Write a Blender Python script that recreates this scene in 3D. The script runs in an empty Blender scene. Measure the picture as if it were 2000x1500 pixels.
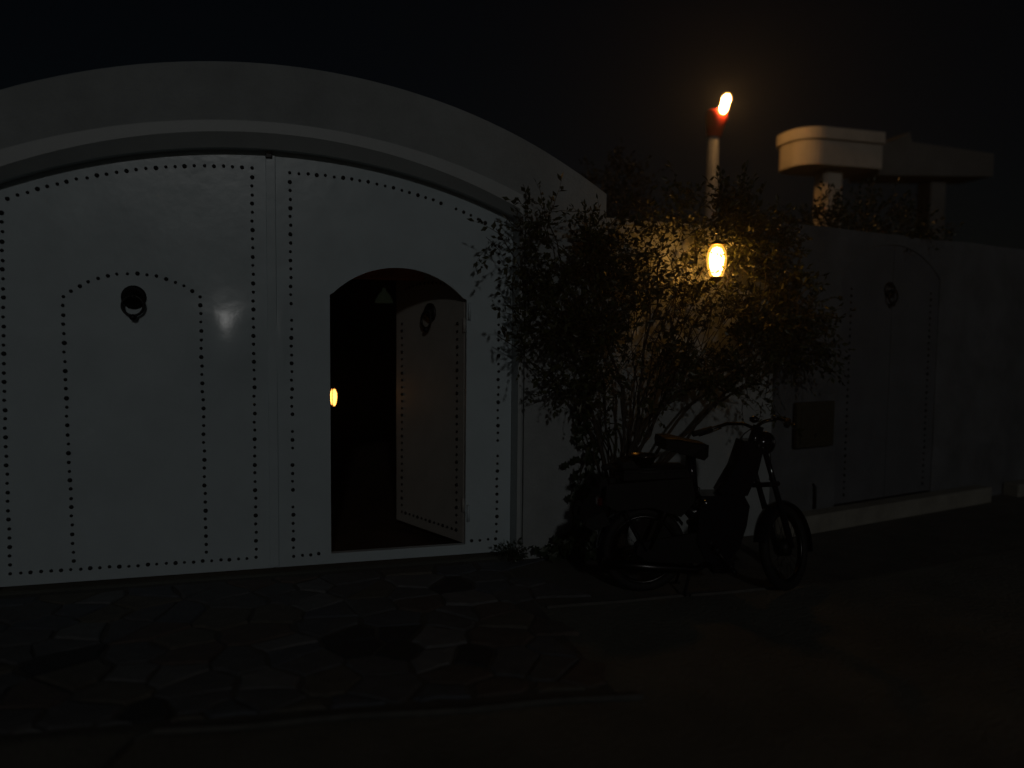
import bpy, math, random
from mathutils import Vector, Matrix
R = math.radians
S = bpy.context.scene
C = S.collection

# ------------------------------------------------------------------ camera
cam_d = bpy.data.cameras.new("camera"); cam = bpy.data.objects.new("camera", cam_d); C.objects.link(cam)
yaw, pit, rol = R(16), R(3.81), R(0.58)
fw = Vector((math.sin(yaw)*math.cos(pit), math.cos(yaw)*math.cos(pit), -math.sin(pit)))
r0 = Vector((math.cos(yaw), -math.sin(yaw), 0)); u0 = r0.cross(fw)
up = u0*math.cos(rol) - r0*math.sin(rol); rt = r0*math.cos(rol) + u0*math.sin(rol)
m = Matrix((rt, up, -fw)).transposed().to_4x4(); m.translation = Vector((0, -5.19, 1.55))
cam.matrix_world = m
cam_d.sensor_width = 36; cam_d.lens = 27; cam_d.clip_start = 0.05; cam_d.clip_end = 500
S.camera = cam
cam_d.dof.use_dof = True; cam_d.dof.focus_distance = 5.15; cam_d.dof.aperture_fstop = 0.5
# ------------------------------------------------------------------ light
SUN_EL, SUN_AZ = R(19), R(6)       # SUN_AZ: the light travels this far right of straight onto the gate
SUN_STRENGTH = 0.088
SKY_STRENGTH = 0.00042
w = bpy.data.worlds.new("World"); S.world = w; w.use_nodes = True
nt = w.node_tree; nt.nodes.clear()
sky = nt.nodes.new("ShaderNodeTexSky"); sky.sky_type = 'NISHITA'; sky.sun_disc = False
sky.sun_elevation = SUN_EL; sky.sun_rotation = math.pi + SUN_AZ
bg = nt.nodes.new("ShaderNodeBackground"); bg.inputs[1].default_value = SKY_STRENGTH
wo = nt.nodes.new("ShaderNodeOutputWorld")
nt.links.new(sky.outputs[0], bg.inputs[0]); nt.links.new(bg.outputs[0], wo.inputs[0])
sd = bpy.data.lights.new("sun", 'SUN'); sun = bpy.data.objects.new("sun", sd); C.objects.link(sun)
sd.energy = SUN_STRENGTH; sd.angle = R(2.0); sd.color = (1.0, 0.985, 0.96)
tr = Vector((math.sin(SUN_AZ)*math.cos(SUN_EL), math.cos(SUN_AZ)*math.cos(SUN_EL), -math.sin(SUN_EL)))
sun.rotation_euler = tr.to_track_quat('-Z', 'Y').to_euler()
S.view_settings.view_transform = 'Standard'; S.view_settings.look = 'None'
S.view_settings.exposure = 0; S.view_settings.gamma = 1; S.view_settings.use_curve_mapping = False

G = -0.06                          # ground level
rnd = random.Random(7)

# ------------------------------------------------------------------ helpers
def mat(name, col, rough=0.6, metal=0.0, var=0.0, scale=6.0, bump=0.0, bscale=60.0, emit=None, est=0.0, col2=None, spec=None):
    ma = bpy.data.materials.new(name); ma.use_nodes = True
    n = ma.node_tree.nodes; l = ma.node_tree.links; b = n["Principled BSDF"]
    b.inputs["Base Color"].default_value = (*col, 1); b.inputs["Roughness"].default_value = rough
    b.inputs["Metallic"].default_value = metal
    if spec is not None: b.inputs["Specular IOR Level"].default_value = spec
    if var or bump:
        tc = n.new("ShaderNodeTexCoord")
    if var:
        no = n.new("ShaderNodeTexNoise"); no.inputs["Scale"].default_value = scale; no.inputs["Detail"].default_value = 7
        no.inputs["Roughness"].default_value = 0.65
        l.new(tc.outputs["Object"], no.inputs["Vector"])
        cr = n.new("ShaderNodeValToRGB"); l.new(no.outputs["Fac"], cr.inputs[0])
        a = [max(0, c*(1-var)) for c in col]; c2 = col2 or [min(1, c*(1+var)) for c in col]
        cr.color_ramp.elements[0].position = 0.32; cr.color_ramp.elements[0].color = (*a, 1)
        cr.color_ramp.elements[1].position = 0.68; cr.color_ramp.elements[1].color = (*c2, 1)
        l.new(cr.outputs[0], b.inputs["Base Color"])
        mr = n.new("ShaderNodeMapRange"); l.new(no.outputs["Fac"], mr.inputs[0])
        mr.inputs[3].default_value = max(0.05, rough-0.08); mr.inputs[4].default_value = min(1, rough+0.1)
        l.new(mr.outputs[0], b.inputs["Roughness"])
    if bump:
        nb = n.new("ShaderNodeTexNoise"); nb.inputs["Scale"].default_value = bscale; nb.inputs["Detail"].default_value = 6
        l.new(tc.outputs["Object"], nb.inputs["Vector"])
        bu = n.new("ShaderNodeBump"); bu.inputs["Strength"].default_value = bump; bu.inputs["Distance"].default_value = 0.01
        l.new(nb.outputs["Fac"], bu.inputs["Height"]); l.new(bu.outputs[0], b.inputs["Normal"])
    if emit:
        b.inputs["Emission Color"].default_value = (*emit, 1); b.inputs["Emission Strength"].default_value = est
    return ma

M = dict(
 gate=mat("gate_paint", (0.58, 0.68, 0.715), 0.23, var=0.05, scale=3, bump=0.12, bscale=14),
 strip=mat("trim_paint", (0.47, 0.51, 0.51), 0.45, var=0.06, scale=5, bump=0.1),
 plaster=mat("white_plaster", (0.345, 0.375, 0.378), 0.85, var=0.16, scale=2.2, bump=0.5, bscale=45),
 plaster2=mat("side_wall_plaster", (0.35, 0.38, 0.38), 0.9, var=0.16, scale=1.8, bump=0.6, bscale=40),
 falloff_wall=mat("falloff_dark_plaster", (0.125, 0.132, 0.138), 0.92, var=0.35, scale=1.5, bump=0.7, bscale=30),  # darker than the other walls: light falloff with distance put into the colour
 falloff_gate=mat("falloff_dark_paint", (0.118, 0.124, 0.134), 0.55, var=0.15, scale=3, bump=0.2),  # gate dimmed in its colour too, for the same falloff of light
 plinth=mat("plinth_cement", (0.26, 0.25, 0.21), 0.9, var=0.2, scale=4, bump=0.6),
 iron=mat("black_iron", (0.010, 0.010, 0.011), 0.45, 0.3),
 stud=mat("stud_iron", (0.008, 0.008, 0.009), 0.55, 0.2),
 road=mat("road_dirt", (0.15, 0.147, 0.12), 0.95, var=0.28, scale=1.3, bump=1.0, bscale=35),
 bed=mat("paving_mortar", (0.085, 0.08, 0.07), 0.95, var=0.2, scale=8, bump=1.0, bscale=40),
 cement=mat("pavement_cement", (0.10, 0.095, 0.08), 0.92, var=0.3, scale=2.5, bump=0.8, bscale=30),
 kerb=mat("kerb_cement", (0.10, 0.098, 0.088), 0.9, var=0.25, scale=7, bump=0.7),
 st_pale=mat("stone_pale", (0.155, 0.157, 0.158), 0.8, var=0.2, scale=9, bump=0.8),
 st_grey=mat("stone_grey", (0.100, 0.102, 0.106), 0.8, var=0.25, scale=9, bump=0.8),
 st_blue=mat("stone_bluish", (0.088, 0.096, 0.110), 0.75, var=0.25, scale=9, bump=0.8),
 st_red=mat("stone_reddish", (0.108, 0.088, 0.076), 0.8, var=0.25, scale=9, bump=0.8),
 st_tan=mat("stone_tan", (0.115, 0.107, 0.088), 0.8, var=0.25, scale=9, bump=0.8),
 st_dark=mat("stone_dark", (0.030, 0.030, 0.031), 0.75, var=0.3, scale=9, bump=0.6),
 leaf=mat("leaf_green", (0.042, 0.048, 0.015), 0.42, var=0.45, scale=5),
 leaf2=mat("ivy_leaf", (0.020, 0.034, 0.014), 0.45, var=0.3, scale=9),
 leaf3=mat("tree_leaf", (0.030, 0.026, 0.014), 0.7, var=0.3, scale=4),
 bark=mat("bark", (0.05, 0.038, 0.028), 0.9, var=0.3, scale=12, bump=0.8),
 glass=mat("lantern_glass", (0.9, 0.8, 0.5), 0.3, emit=(1.0, 0.50, 0.12), est=42.0),
 glass2=mat("small_lantern_glass", (0.9, 0.6, 0.2), 0.3, emit=(1.0, 0.40, 0.07), est=5.0),
 bulb=mat("bulb_glass", (1, .95, .8), 0.3, emit=(1.0, 0.56, 0.22), est=170.0),
 brass=mat("brass", (0.55, 0.36, 0.12), 0.35, 0.9, var=0.2, scale=20),
 red=mat("red_enamel", (0.75, 0.05, 0.015), 0.5, var=0.15, scale=8),
 pole=mat("pole_paint", (0.22, 0.225, 0.24), 0.6, var=0.15, scale=6),
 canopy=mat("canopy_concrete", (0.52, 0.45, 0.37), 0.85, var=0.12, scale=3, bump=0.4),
 canopy2=mat("far_canopy_concrete", (0.13, 0.125, 0.115), 0.9, var=0.25, scale=2, bump=0.4),  # the canopy's fade into darkness is put into this colour
 rubber=mat("rubber", (0.008, 0.008, 0.008), 0.75, bump=0.3),
 blackpaint=mat("black_enamel", (0.008, 0.008, 0.013), 0.10, var=0.0, scale=14),
 vinyl=mat("black_vinyl", (0.008, 0.008, 0.008), 0.55, bump=0.08, spec=0.3),
 engine=mat("engine_alloy", (0.015, 0.015, 0.015), 0.5, 0.6, var=0.3, scale=25),
 chrome=mat("dull_chrome", (0.35, 0.35, 0.36), 0.16, 1.0),
 chromed=mat("dark_chrome", (0.05, 0.05, 0.05), 0.3, 1.0),
 redlens=mat("red_lens", (0.08, 0.006, 0.006), 0.15),
 bowl=mat("bowl_metal", (0.30, 0.26, 0.22), 0.25, 1.0),
 darkwall=mat("inner_wall", (0.030, 0.026, 0.024), 0.9, var=0.3, scale=2),  # near black: falloff of light inside the passage put into the colour
 darkfloor=mat("inner_floor", (0.045, 0.03, 0.022), 0.7, var=0.3, scale=5),  # floor darkened in its colour in place of light falloff
 ghost_beam=mat("ghost_streak_red", (0.50, 0.12, 0.06), 0.6, var=0.2, scale=10),
 paleglass=mat("pale_green_glass", (0.16, 0.21, 0.15), 0.4, emit=(.75, 1.0, .62), est=0.003),
 frame=mat("old_white_frame", (0.13, 0.12, 0.12), 0.6),
 darkpane=mat("dark_pane", (0.01, 0.01, 0.012), 0.25),
 box=mat("meter_box_steel", (0.055, 0.050, 0.032), 0.75, var=0.2, scale=6, spec=0.2),
 doorin=mat("open_door_paint", (0.40, 0.385, 0.35), 0.5, var=0.08, scale=4, bump=0.1),
)

def shell(name, col, est, clear):          # thin coloured glass that lets most light straight through and glows itself
    ma = bpy.data.materials.new(name); ma.use_nodes = True; n = ma.node_tree.nodes; l = ma.node_tree.links; n.clear()
    t = n.new("ShaderNodeBsdfTransparent"); t.inputs[0].default_value = (1, .92, .72, 1)
    e = n.new("ShaderNodeEmission"); e.inputs[0].default_value = (*col, 1); e.inputs[1].default_value = est
    g = n.new("ShaderNodeBsdfGlossy"); g.inputs["Roughness"].default_value = .1; g.inputs[0].default_value = (.1, .1, .1, 1)
    ad = n.new("ShaderNodeAddShader"); l.new(e.outputs[0], ad.inputs[0]); l.new(g.outputs[0], ad.inputs[1])
    mx = n.new("ShaderNodeMixShader"); mx.inputs[0].default_value = 1-clear; l.new(t.outputs[0], mx.inputs[1]); l.new(ad.outputs[0], mx.inputs[2])
    o = n.new("ShaderNodeOutputMaterial"); l.new(mx.outputs[0], o.inputs[0]); return ma
M["shell"] = shell("amber_shell", (1.0, .46, .06), 2.0, .62)
M["shell2"] = shell("orange_shell", (1.0, .42, .08), 2.2, .62)

class MB:
    def __init__(s): s.v = []; s.f = []; s.sm = []; s.nore = False
    def add(s, vs, fs, smooth=False):
        o = len(s.v); s.v += [tuple(v) for v in vs]; s.f += [tuple(i+o for i in f) for f in fs]; s.sm += [smooth]*len(fs)
    def box(s, x0, x1, y0, y1, z0, z1, T=None, c=0.0):
        if c:
            vs = []
            a = [(x0, x1), (y0, y1), (z0, z1)]
            # chamfered box : hull-like, three inset rectangles per axis
            idx = {}
            for sx in (0, 1):
                for sy in (0, 1):
                    for sz in (0, 1):
                        for k in range(3):
                            p = []
                            for ax, sg in enumerate((sx, sy, sz)):
                                v = a[ax][sg]
                                if ax != k: v += c if sg == 0 else -c
                                p.append(v)
                            idx[(sx, sy, sz, k)] = len(vs); vs.append(Vector(p))
            fs = []
            for k in range(3):
                o = [q for q in range(3) if q != k]
                for sg in (0, 1):
                    q = []
                    for (p1, p2) in ((0, 0), (1, 0), (1, 1), (0, 1)):
                        t = [0, 0, 0]; t[k] = sg; t[o[0]] = p1; t[o[1]] = p2; q.append(idx[(*t, k)])
                    fs.append(q)
            for k in range(3):       # edges along axis k
                o = [q for q in range(3) if q != k]
                for p1 in (0, 1):
                    for p2 in (0, 1):
                        t0 = [0, 0, 0]; t0[k] = 0; t0[o[0]] = p1; t0[o[1]] = p2; t1 = list(t0); t1[k] = 1
                        fs.append([idx[(*t0, o[0])], idx[(*t1, o[0])], idx[(*t1, o[1])], idx[(*t0, o[1])]])
            for sx in (0, 1):
                for sy in (0, 1):
                    for sz in (0, 1): fs.append([idx[(sx, sy, sz, k)] for k in range(3)])
        else:
            vs = [Vector((x, y, z)) for x in (x0, x1) for y in (y0, y1) for z in (z0, z1)]
            fs = [(0, 1, 3, 2), (4, 6, 7, 5), (0, 4, 5, 1), (2, 3, 7, 6), (0, 2, 6, 4), (1, 5, 7, 3)]
        if T: vs = [T @ v for v in vs]
        s.add(vs, fs); return s
    def tube(s, pts, rad, n=8, cap=True, T=None):
        pts = [Vector(p) for p in pts]
        if not hasattr(rad, '__len__'): rad = [rad]*len(pts)
        vs = []; prev = None
        for i, p in enumerate(pts):
            d = (pts[min(i+1, len(pts)-1)] - pts[max(i-1, 0)]).normalized()
            if prev is None: a = d.orthogonal().normalized()
            else: a = (prev - d*prev.dot(d)); a = a.normalized() if a.length > 1e-5 else d.orthogonal().normalized()
            prev = a; b = d.cross(a)
            for k in range(n):
                t = 2*math.pi*k/n; vs.append(p + (a*math.cos(t) + b*math.sin(t))*rad[i])
        fs = []
        for i in range(len(pts)-1):
            for k in range(n):
                fs.append((i*n+k, i*n+(k+1) % n, (i+1)*n+(k+1) % n, (i+1)*n+k))
        if cap: fs += [tuple(reversed(range(n))), tuple((len(pts)-1)*n+k for k in range(n))]
        if T: vs = [T @ v for v in vs]
        s.add(vs, fs, True); return s
    def lathe(s, prof, cen=(0, 0, 0), n=24, T=None, axis='Z'):
        vs = []; c = Vector(cen)
        for r, z in prof:
            for k in range(n):
                t = 2*math.pi*k/n
                p = Vector((r*math.cos(t), r*math.sin(t), z))
                if axis == 'Y': p = Vector((p.x, -p.z, p.y))
                vs.append(c + p)
        fs = []
        for i in range(len(prof)-1):
            for k in range(n): fs.append((i*n+k, i*n+(k+1) % n, (i+1)*n+(k+1) % n, (i+1)*n+k))
        if prof[0][0] > 1e-4: fs.append(tuple(reversed(range(n))))
        if prof[-1][0] > 1e-4: fs.append(tuple((len(prof)-1)*n+k for k in range(n)))
        if T: vs = [T @ v for v in vs]
        s.add(vs, fs, True); return s
    def torus(s, cen, R_, r_, T=None, n=28, k=8, axis='Y', sy=1.0):
        vs = []; fs = []; c = Vector(cen)
        for i in range(n):
            a = 2*math.pi*i/n
            for j in range(k):
                b = 2*math.pi*j/k; q = R_ + r_*math.cos(b); h = r_*math.sin(b)*sy
                p = Vector((q*math.cos(a), h, q*math.sin(a))) if axis == 'Y' else Vector((q*math.cos(a), q*math.sin(a), h))
                vs.append(c+p)
                fs.append((i*k+j, i*k+(j+1) % k, ((i+1) % n)*k+(j+1) % k, ((i+1) % n)*k+j))
        if T: vs = [T @ v for v in vs]
        s.add(vs, fs, True); return s
    def prism(s, poly, y0, y1, T=None):   # poly in x,z ; extruded along y
        n = len(poly); vs = [Vector((x, y0, z)) for x, z in poly] + [Vector((x, y1, z)) for x, z in poly]
        fs = [tuple(range(n)), tuple(reversed(range(n, 2*n)))] + [(i, i+n, (i+1) % n+n, (i+1) % n) for i in range(n)]
        if T: vs = [T @ v for v in vs]
        s.add(vs, fs); return s
    def columns(s, xs, lo, hi, y0, y1, nz=1, disp=None, T=None):
        """slab between curves lo(x)..hi(x), front at y0 (displaced), back at y1"""
        nx = len(xs); vs = []
        for x in xs:
            for j in range(nz+1):
                z = lo(x) + (hi(x)-lo(x))*j/nz
                vs.append(Vector((x, y0 - (disp(x, z) if disp else 0), z)))
        f = []; n = nz+1
        for i in range(nx-1):
            for j in range(nz): f.append((i*n+j, (i+1)*n+j, (i+1)*n+j+1, i*n+j+1))
        nf = len(f); g = []; F_ = list(vs)
        def quad(*p):
            q = len(vs); vs.extend(p); g.append(tuple(range(q, q+len(p))))
        for i in range(nx-1):
            xa, xb = xs[i], xs[i+1]; l0, l1, h0, h1 = lo(xa), lo(xb), hi(xa), hi(xb)
            quad(Vector((xa, y1, l0)), Vector((xa, y1, h0)), Vector((xb, y1, h1)), Vector((xb, y1, l1)))
            quad(F_[i*n], Vector((xa, y1, l0)), Vector((xb, y1, l1)), F_[(i+1)*n])
            quad(F_[i*n+nz], F_[(i+1)*n+nz], Vector((xb, y1, h1)), Vector((xa, y1, h0)))
        e = nx-1
        quad(*[F_[j] for j in range(nz+1)], Vector((xs[0], y1, hi(xs[0]))), Vector((xs[0], y1, lo(xs[0]))))
        quad(*[F_[e*n+j] for j in reversed(range(nz+1))], Vector((xs[-1], y1, lo(xs[-1]))), Vector((xs[-1], y1, hi(xs[-1]))))
        if T: vs = [T @ v for v in vs]
        k = len(s.v); s.v += [tuple(v) for v in vs]; s.nore = True
        s.f += [tuple(i+k for i in q) for q in f+g]; s.sm += [bool(disp)]*nf + [False]*len(g)
        return s
    def mesh(s, name, ma, recalc=True):
        me = bpy.data.meshes.new(name); me.from_pydata(s.v, [], s.f); me.polygons.foreach_set("use_smooth", s.sm)
        me.materials.append(ma)
        if recalc and not s.nore:
            import bmesh
            bm = bmesh.new(); bm.from_mesh(me); bmesh.ops.recalc_face_normals(bm, faces=bm.faces); bm.to_mesh(me); bm.free()
        me.update(); return me
    def build(s, name, ma, parent=None, loc=None, rz=0, recalc=True, **tags):
        o = bpy.data.objects.new(name, s.mesh(name, ma, recalc)); C.objects.link(o)
        if parent: o.parent = parent
        if loc: o.location = loc
        if rz: o.rotation_euler.z = rz
        for k, v in tags.items(): o[k] = v
        return o

def thing(name, label, cat, loc=(0, 0, 0), rz=0, group=None):
    o = bpy.data.objects.new(name, None); C.objects.link(o); o.location = loc; o.rotation_euler.z = rz
    o.empty_display_size = 0.1; o["label"] = label; o["category"] = cat
    if group: o["group"] = group
    return o
def inst(name, me, parent, loc, rot=(0, 0, 0), sc=1.0):
    o = bpy.data.objects.new(name, me); C.objects.link(o); o.parent = parent; o.location = loc; o.rotation_euler = rot
    o.scale = (sc, sc, sc) if not hasattr(sc, '__len__') else sc; return o
def lin(a, b, n): return [a+(b-a)*i/(n-1) for i in range(n)]
def circ(cz, r, cx=-0.125): return lambda x: cz + math.sqrt(max(0, r*r-(x-cx)**2))
from mathutils import noise as mn
def nz_(x, z, s, seed=0): return mn.noise(Vector((x*s, z*s, seed)))

# ------------------------------------------------------------------ ground
def sheet(name, poly, z, ma, **t):
    b = MB(); b.add([(x, y, z) for x, y in poly], [tuple(range(len(poly)))]); return b.build(name, ma, recalc=False, kind="structure", **t)
road = sheet("road", [(-120, -120), (120, -120), (120, 120), (-120, 120)], G-0.02, M["road"])
kerb_y = lambda x: -1.93-0.105*(x+0.4)
# mortar bed of the crazy paving
bed = sheet("paved_apron", [(-3.6, kerb_y(-3.6)+.03), (1.40, kerb_y(1.40)+.03), (1.40, 0.04), (-3.6, 0.04)], G-0.012, M["bed"])
# cement pavement right of it
cp = MB(); cp.add([(1.42, -0.93, G-.013), (3.6, -0.98, G-.013), (9.5, 0.05, G-.013), (9.5, 2.2, G-.013), (3.8, 0.5, G-.013), (1.42, 0.1, G-.013)], [tuple(range(6))])
cp.build("pavement", M["cement"], recalc=False, kind="structure")
# kerb strips
kb = MB()
def ribbon(b, pts, wd, z0, z1):
    for i in range(len(pts)-1):
        a = Vector((*pts[i], 0)); c = Vector((*pts[i+1], 0)); d = (c-a).normalized(); n = Vector((-d.y, d.x, 0))*wd/2
        q = [a-n, c-n, c+n, a+n]; vs = [Vector((p.x, p.y, z1)) for p in q] + [Vector((p.x, p.y, z0)) for p in q]
        b.add(vs, [(0, 1, 2, 3), (0, 4, 5, 1), (1, 5, 6, 2), (2, 6, 7, 3), (3, 7, 4, 0)])
pts = [(-0.72, -2.6), (-0.70, -2.2), (-0.62, -1.97)] + [(x, kerb_y(x)+0.012*math.sin(x*7)) for x in lin(-0.55, 1.5, 14)]
ribbon(kb, pts, 0.015, G-.03, G+0.001)
kb.build("kerb", M["kerb"], kind="structure")
kb2 = MB(); ribbon(kb2, [(x, -0.965-0.02*(x-1.45)+0.006*math.sin(x*9)) for x in lin(1.44, 3.1, 12)], 0.016, G-.03, G-0.004)
kb2.build("kerb", M["kerb"], kind="structure")

# crazy paving, every stone a piece
def clip(poly, a, b):       # keep side nearer to a than b
    mx, my = (a[0]+b[0])/2, (a[1]+b[1])/2; dx, dy = b[0]-a[0], b[1]-a[1]; out = []
    for i in range(len(poly)):
        p, q = poly[i], poly[(i+1) % len(poly)]
        fp = (p[0]-mx)*dx+(p[1]-my)*dy; fq = (q[0]-mx)*dx+(q[1]-my)*dy
        if fp <= 0: out.append(p)
        if (fp < 0 < fq) or (fq < 0 < fp):
            t = fp/(fp-fq); out.append((p[0]+(q[0]-p[0])*t, p[1]+(q[1]-p[1])*t))
    return out
seeds = []
yy = -0.1
row = 0
while yy > -2.3:
    xx = -3.2 + (0.12 if row % 2 else 0)
    while xx < 1.8:
        if rnd.random() > 0.10: seeds.append((xx+rnd.uniform(-.10, .10), yy+rnd.uniform(-.08, .08)))
        xx += rnd.uniform(0.19, 0.33)
    yy -= 0.2; row += 1
darks = [(0.17, -1.19), (0.50, -1.16), (0.28, -1.36), (0.60, -1.42), (0.95, -1.53), (-0.58, -1.80), (-1.1, -1.15)]
pales = [(-0.18, -1.50), (0.60, -1.60), (0.80, -1.38), (0.05, -0.55), (-0.6, -1.3), (-1.2, -0.7)]
def nearest(p): return min(range(len(seeds)), key=lambda i: (seeds[i][0]-p[0])**2+(seeds[i][1]-p[1])**2)
di = {nearest(p) for p in darks}; pi_ = {nearest(p) for p in pales}
for i, sd_ in enumerate(seeds):
    poly = [(-3.55, kerb_y(-3.55)+.05), (1.85, kerb_y(1.4)+.05), (1.85, -0.03), (-3.55, -0.03)]
    for j, o_ in enumerate(seeds):
        if j != i and abs(o_[0]-sd_[0]) < .9 and abs(o_[1]-sd_[1]) < .9: poly = clip(poly, sd_, o_)
        if len(poly) < 3: break
    if len(poly) < 3: continue
    cx = sum(p[0] for p in poly)/len(poly); cy = sum(p[1] for p in poly)/len(poly)
    if cx > 1.22+.38*rnd.random(): continue
    if max(abs(p[0]-cx) for p in poly) < .05 or max(abs(p[1]-cy) for p in poly) < .03: continue
    g1 = rnd.uniform(.004, .016)
    def ins(p, g):
        d = math.hypot(p[0]-cx, p[1]-cy); k = max(0.2, (d-g)/d) if d else 1
        return (cx+(p[0]-cx)*k, cy+(p[1]-cy)*k)
    rough_ = []
    for q in range(len(poly)):
        p, p2 = poly[q], poly[(q+1) % len(poly)]; L_ = math.dist(p, p2); rough_.append(p)
        for t in ([.33, .67] if L_ > .12 else [.5] if L_ > .06 else []):
            rough_.append((p[0]+(p2[0]-p[0])*t+(cx-p[0])*.05*rnd.random(), p[1]+(p2[1]-p[1])*t+(cy-p[1])*.05*rnd.random()))
    jit = [(p[0]+rnd.uniform(-.006, .006), p[1]+rnd.uniform(-.006, .006)) for p in rough_]
    n = len(jit); h = G + rnd.uniform(-.004, .002)
    tx, ty = rnd.uniform(-.025, .025), rnd.uniform(-.025, .025)
    lo_ = [ins(p, g1) for p in jit]; hi_ = [ins(p, g1+.012) for p in jit]
    b = MB()
    b.add([(x-cx, y-cy, G-.03-G) for x, y in lo_] + [(x-cx, y-cy, h-.007-G+tx*(x-cx)+ty*(y-cy)) for x, y in lo_] +
          [(x-cx, y-cy, h-G+tx*(x-cx)+ty*(y-cy)) for x, y in hi_],
          [tuple(range(2*n, 3*n))] + [(k, (k+1) % n, n+(k+1) % n, n+k) for k in range(n)] + [(n+k, n+(k+1) % n, 2*n+(k+1) % n, 2*n+k) for k in range(n)])
    if i in di: mm = M["st_dark"]
    elif i in pi_: mm = M["st_pale"]
    else: mm = M[rnd.choices(["st_pale", "st_grey", "st_blue", "st_red", "st_tan", "st_dark"], [1, 7, 4, 3, 4, .3])[0]]
    b.build("stone", mm, bed, (cx, cy, G))

# ------------------------------------------------------------------ gateway wall
CX = -0.125
outer = circ(-0.865, 4.089, -0.07); s_out = circ(-1.243, 4.107); s_in = circ(-0.977, 3.770); ring_in = circ(-1.354, 4.066)
gw = thing("gateway_wall", "pale plastered gateway wall with a big curved top round the white double gate", "wall")
HJ = 1.655                                  # half width of the opening
TR = .024; XR = CX+1.705; XL = CX-1.705
wob = lambda x, z: 0.006*nz_(x, z, 1.1, 3) + 0.003*nz_(x, z, 4, 8)
ZJ = s_out(CX+HJ+TR)
b = MB()
b.columns(lin(CX-HJ-TR, CX+HJ+TR, 140), s_out, outer, 0.0, 0.42, 10, wob)
b.columns(lin(CX+HJ+TR, 2.18, 14), lambda x: ZJ, outer, 0.0, 0.42, 10, wob)
b.columns(lin(-2.43, CX-HJ-TR, 14), lambda x: ZJ, outer, 0.0, 0.42, 10, wob)
b.build("arch_band", M["plaster"], gw)
for xa, xb in ((XR, 2.18), (-2.43, XL)):
    b = MB(); b.columns(lin(xa, xb, 12), lambda x: G-.05, lambda x: ZJ, 0.0, 0.42, 50, wob); b.build("pier", M["plaster"], gw)
b = MB()                                    # the dark joint between pier and trim
b.columns(lin(CX+HJ+TR, XR, 2), lambda x: G-.05, lambda x: ZJ, 0.035, 0.40); b.columns(lin(XL, CX-HJ-TR, 2), lambda x: G-.05, lambda x: ZJ, 0.035, 0.40)
b.build("joint", M["plaster"], gw)
b = MB()                                    # raised trim round the opening
b.columns(lin(CX-HJ-TR, CX+HJ+TR, 140), s_in, lambda x: s_out(x)-.002, -0.010, 0.05)
b.build("arch_trim", M["strip"], gw)
b = MB()
for xa, xb in ((CX+HJ, CX+HJ+TR), (CX-HJ-TR, CX-HJ)):
    b.columns([xa, xb], lambda x: G-.02, lambda x: s_in(xa if xa > 0 else xb)-.001, -0.012, 0.20)
b.build("jamb_trim", M["strip"], gw)
b = MB()                                    # splayed reveal between trim and gate
vs = []; fs = []; xs_ = lin(CX-HJ, CX+HJ, 140)
for x in xs_: vs += [(x, -.009, s_in(x)), (x, .068, ring_in(x)), (x, .20, ring_in(x)), (x, .20, s_in(x)+.03)]
for i in range(139):
    for k in range(3): fs.append((4*i+k, 4*i+k+1, 4*i+k+5, 4*i+k+4))
b.add(vs, fs); b.nore = True; b.build("splayed_reveal", M["strip"], gw)

# ------------------------------------------------------------------ gate leaves
GY = 0.15
def dent(x, z):
    def g(cx, cz, sx, sz, a): return a*math.exp(-((x-cx)/sx)**2-((z-cz)/sz)**2)
    d = 0.0018*nz_(x, z, 1.2, 1) + 0.0005*nz_(x, z, 5, 2)
    e = math.exp(-((x+.40)/.16)**2-((z-1.60)/.20)**2); e2 = math.exp(-((x+.10)/.07)**2-((z-1.58)/.22)**2)
    d += g(-0.40, 1.43, .21, .25, .044) + e*(0.0030*nz_(x, z, 7, 4)+.0007*nz_(x, z, 22, 7))
    d += g(-0.07, 1.46, .04, .20, .016) + e2*.003*nz_(x, z*.3, 30, 5)
    return d
gtop = lambda x: ring_in(x)+.03
ll = thing("gate_leaf", "closed left leaf of the white gate, with a studded arch outline and a round knocker", "gate leaf", group="leaves of the big gate")
b = MB(); b.columns(lin(CX-HJ+.003, CX-.004, 60), lambda x: -.05, gtop, GY, GY+.04, 110, dent); b.build("sheet", M["gate"], ll)
rl = thing("gate_leaf", "right leaf of the white gate, with the open wicket doorway cut in it", "gate leaf", group="leaves of the big gate")
WX0, WX1 = 0.248, 1.192
wk = lambda x: 1.365+math.sqrt(max(0, .624**2-(x-.711)**2))
def wtop(x): return wk(min(max(x, .258), 1.176))
b = MB()
b.columns(lin(CX+.004, WX0, 16), lambda x: -.05, gtop, GY, GY+.04, 110, dent)
b.columns(lin(WX1, CX+HJ-.003, 14), lambda x: -.05, gtop, GY, GY+.04, 90, dent)
b.columns(lin(WX0, WX1, 40), wtop, gtop, GY, GY+.04, 24, dent)
b.columns(lin(WX0, WX1, 8), lambda x: -.05, lambda x: .020, GY-.0, GY+.05)
b.build("sheet", M["gate"], rl)
b = MB(); b.box(CX-.030, CX+.030, GY-.012, GY-.004, -.045, 2.69, c=.003); b.build("cover_strip", M["gate"], ll)
b = MB(); b.box(CX-.03, CX+.012, GY-.03, GY-.002, 2.668, 2.70, c=.004); b.build("stop", M["iron"], ll)
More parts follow.
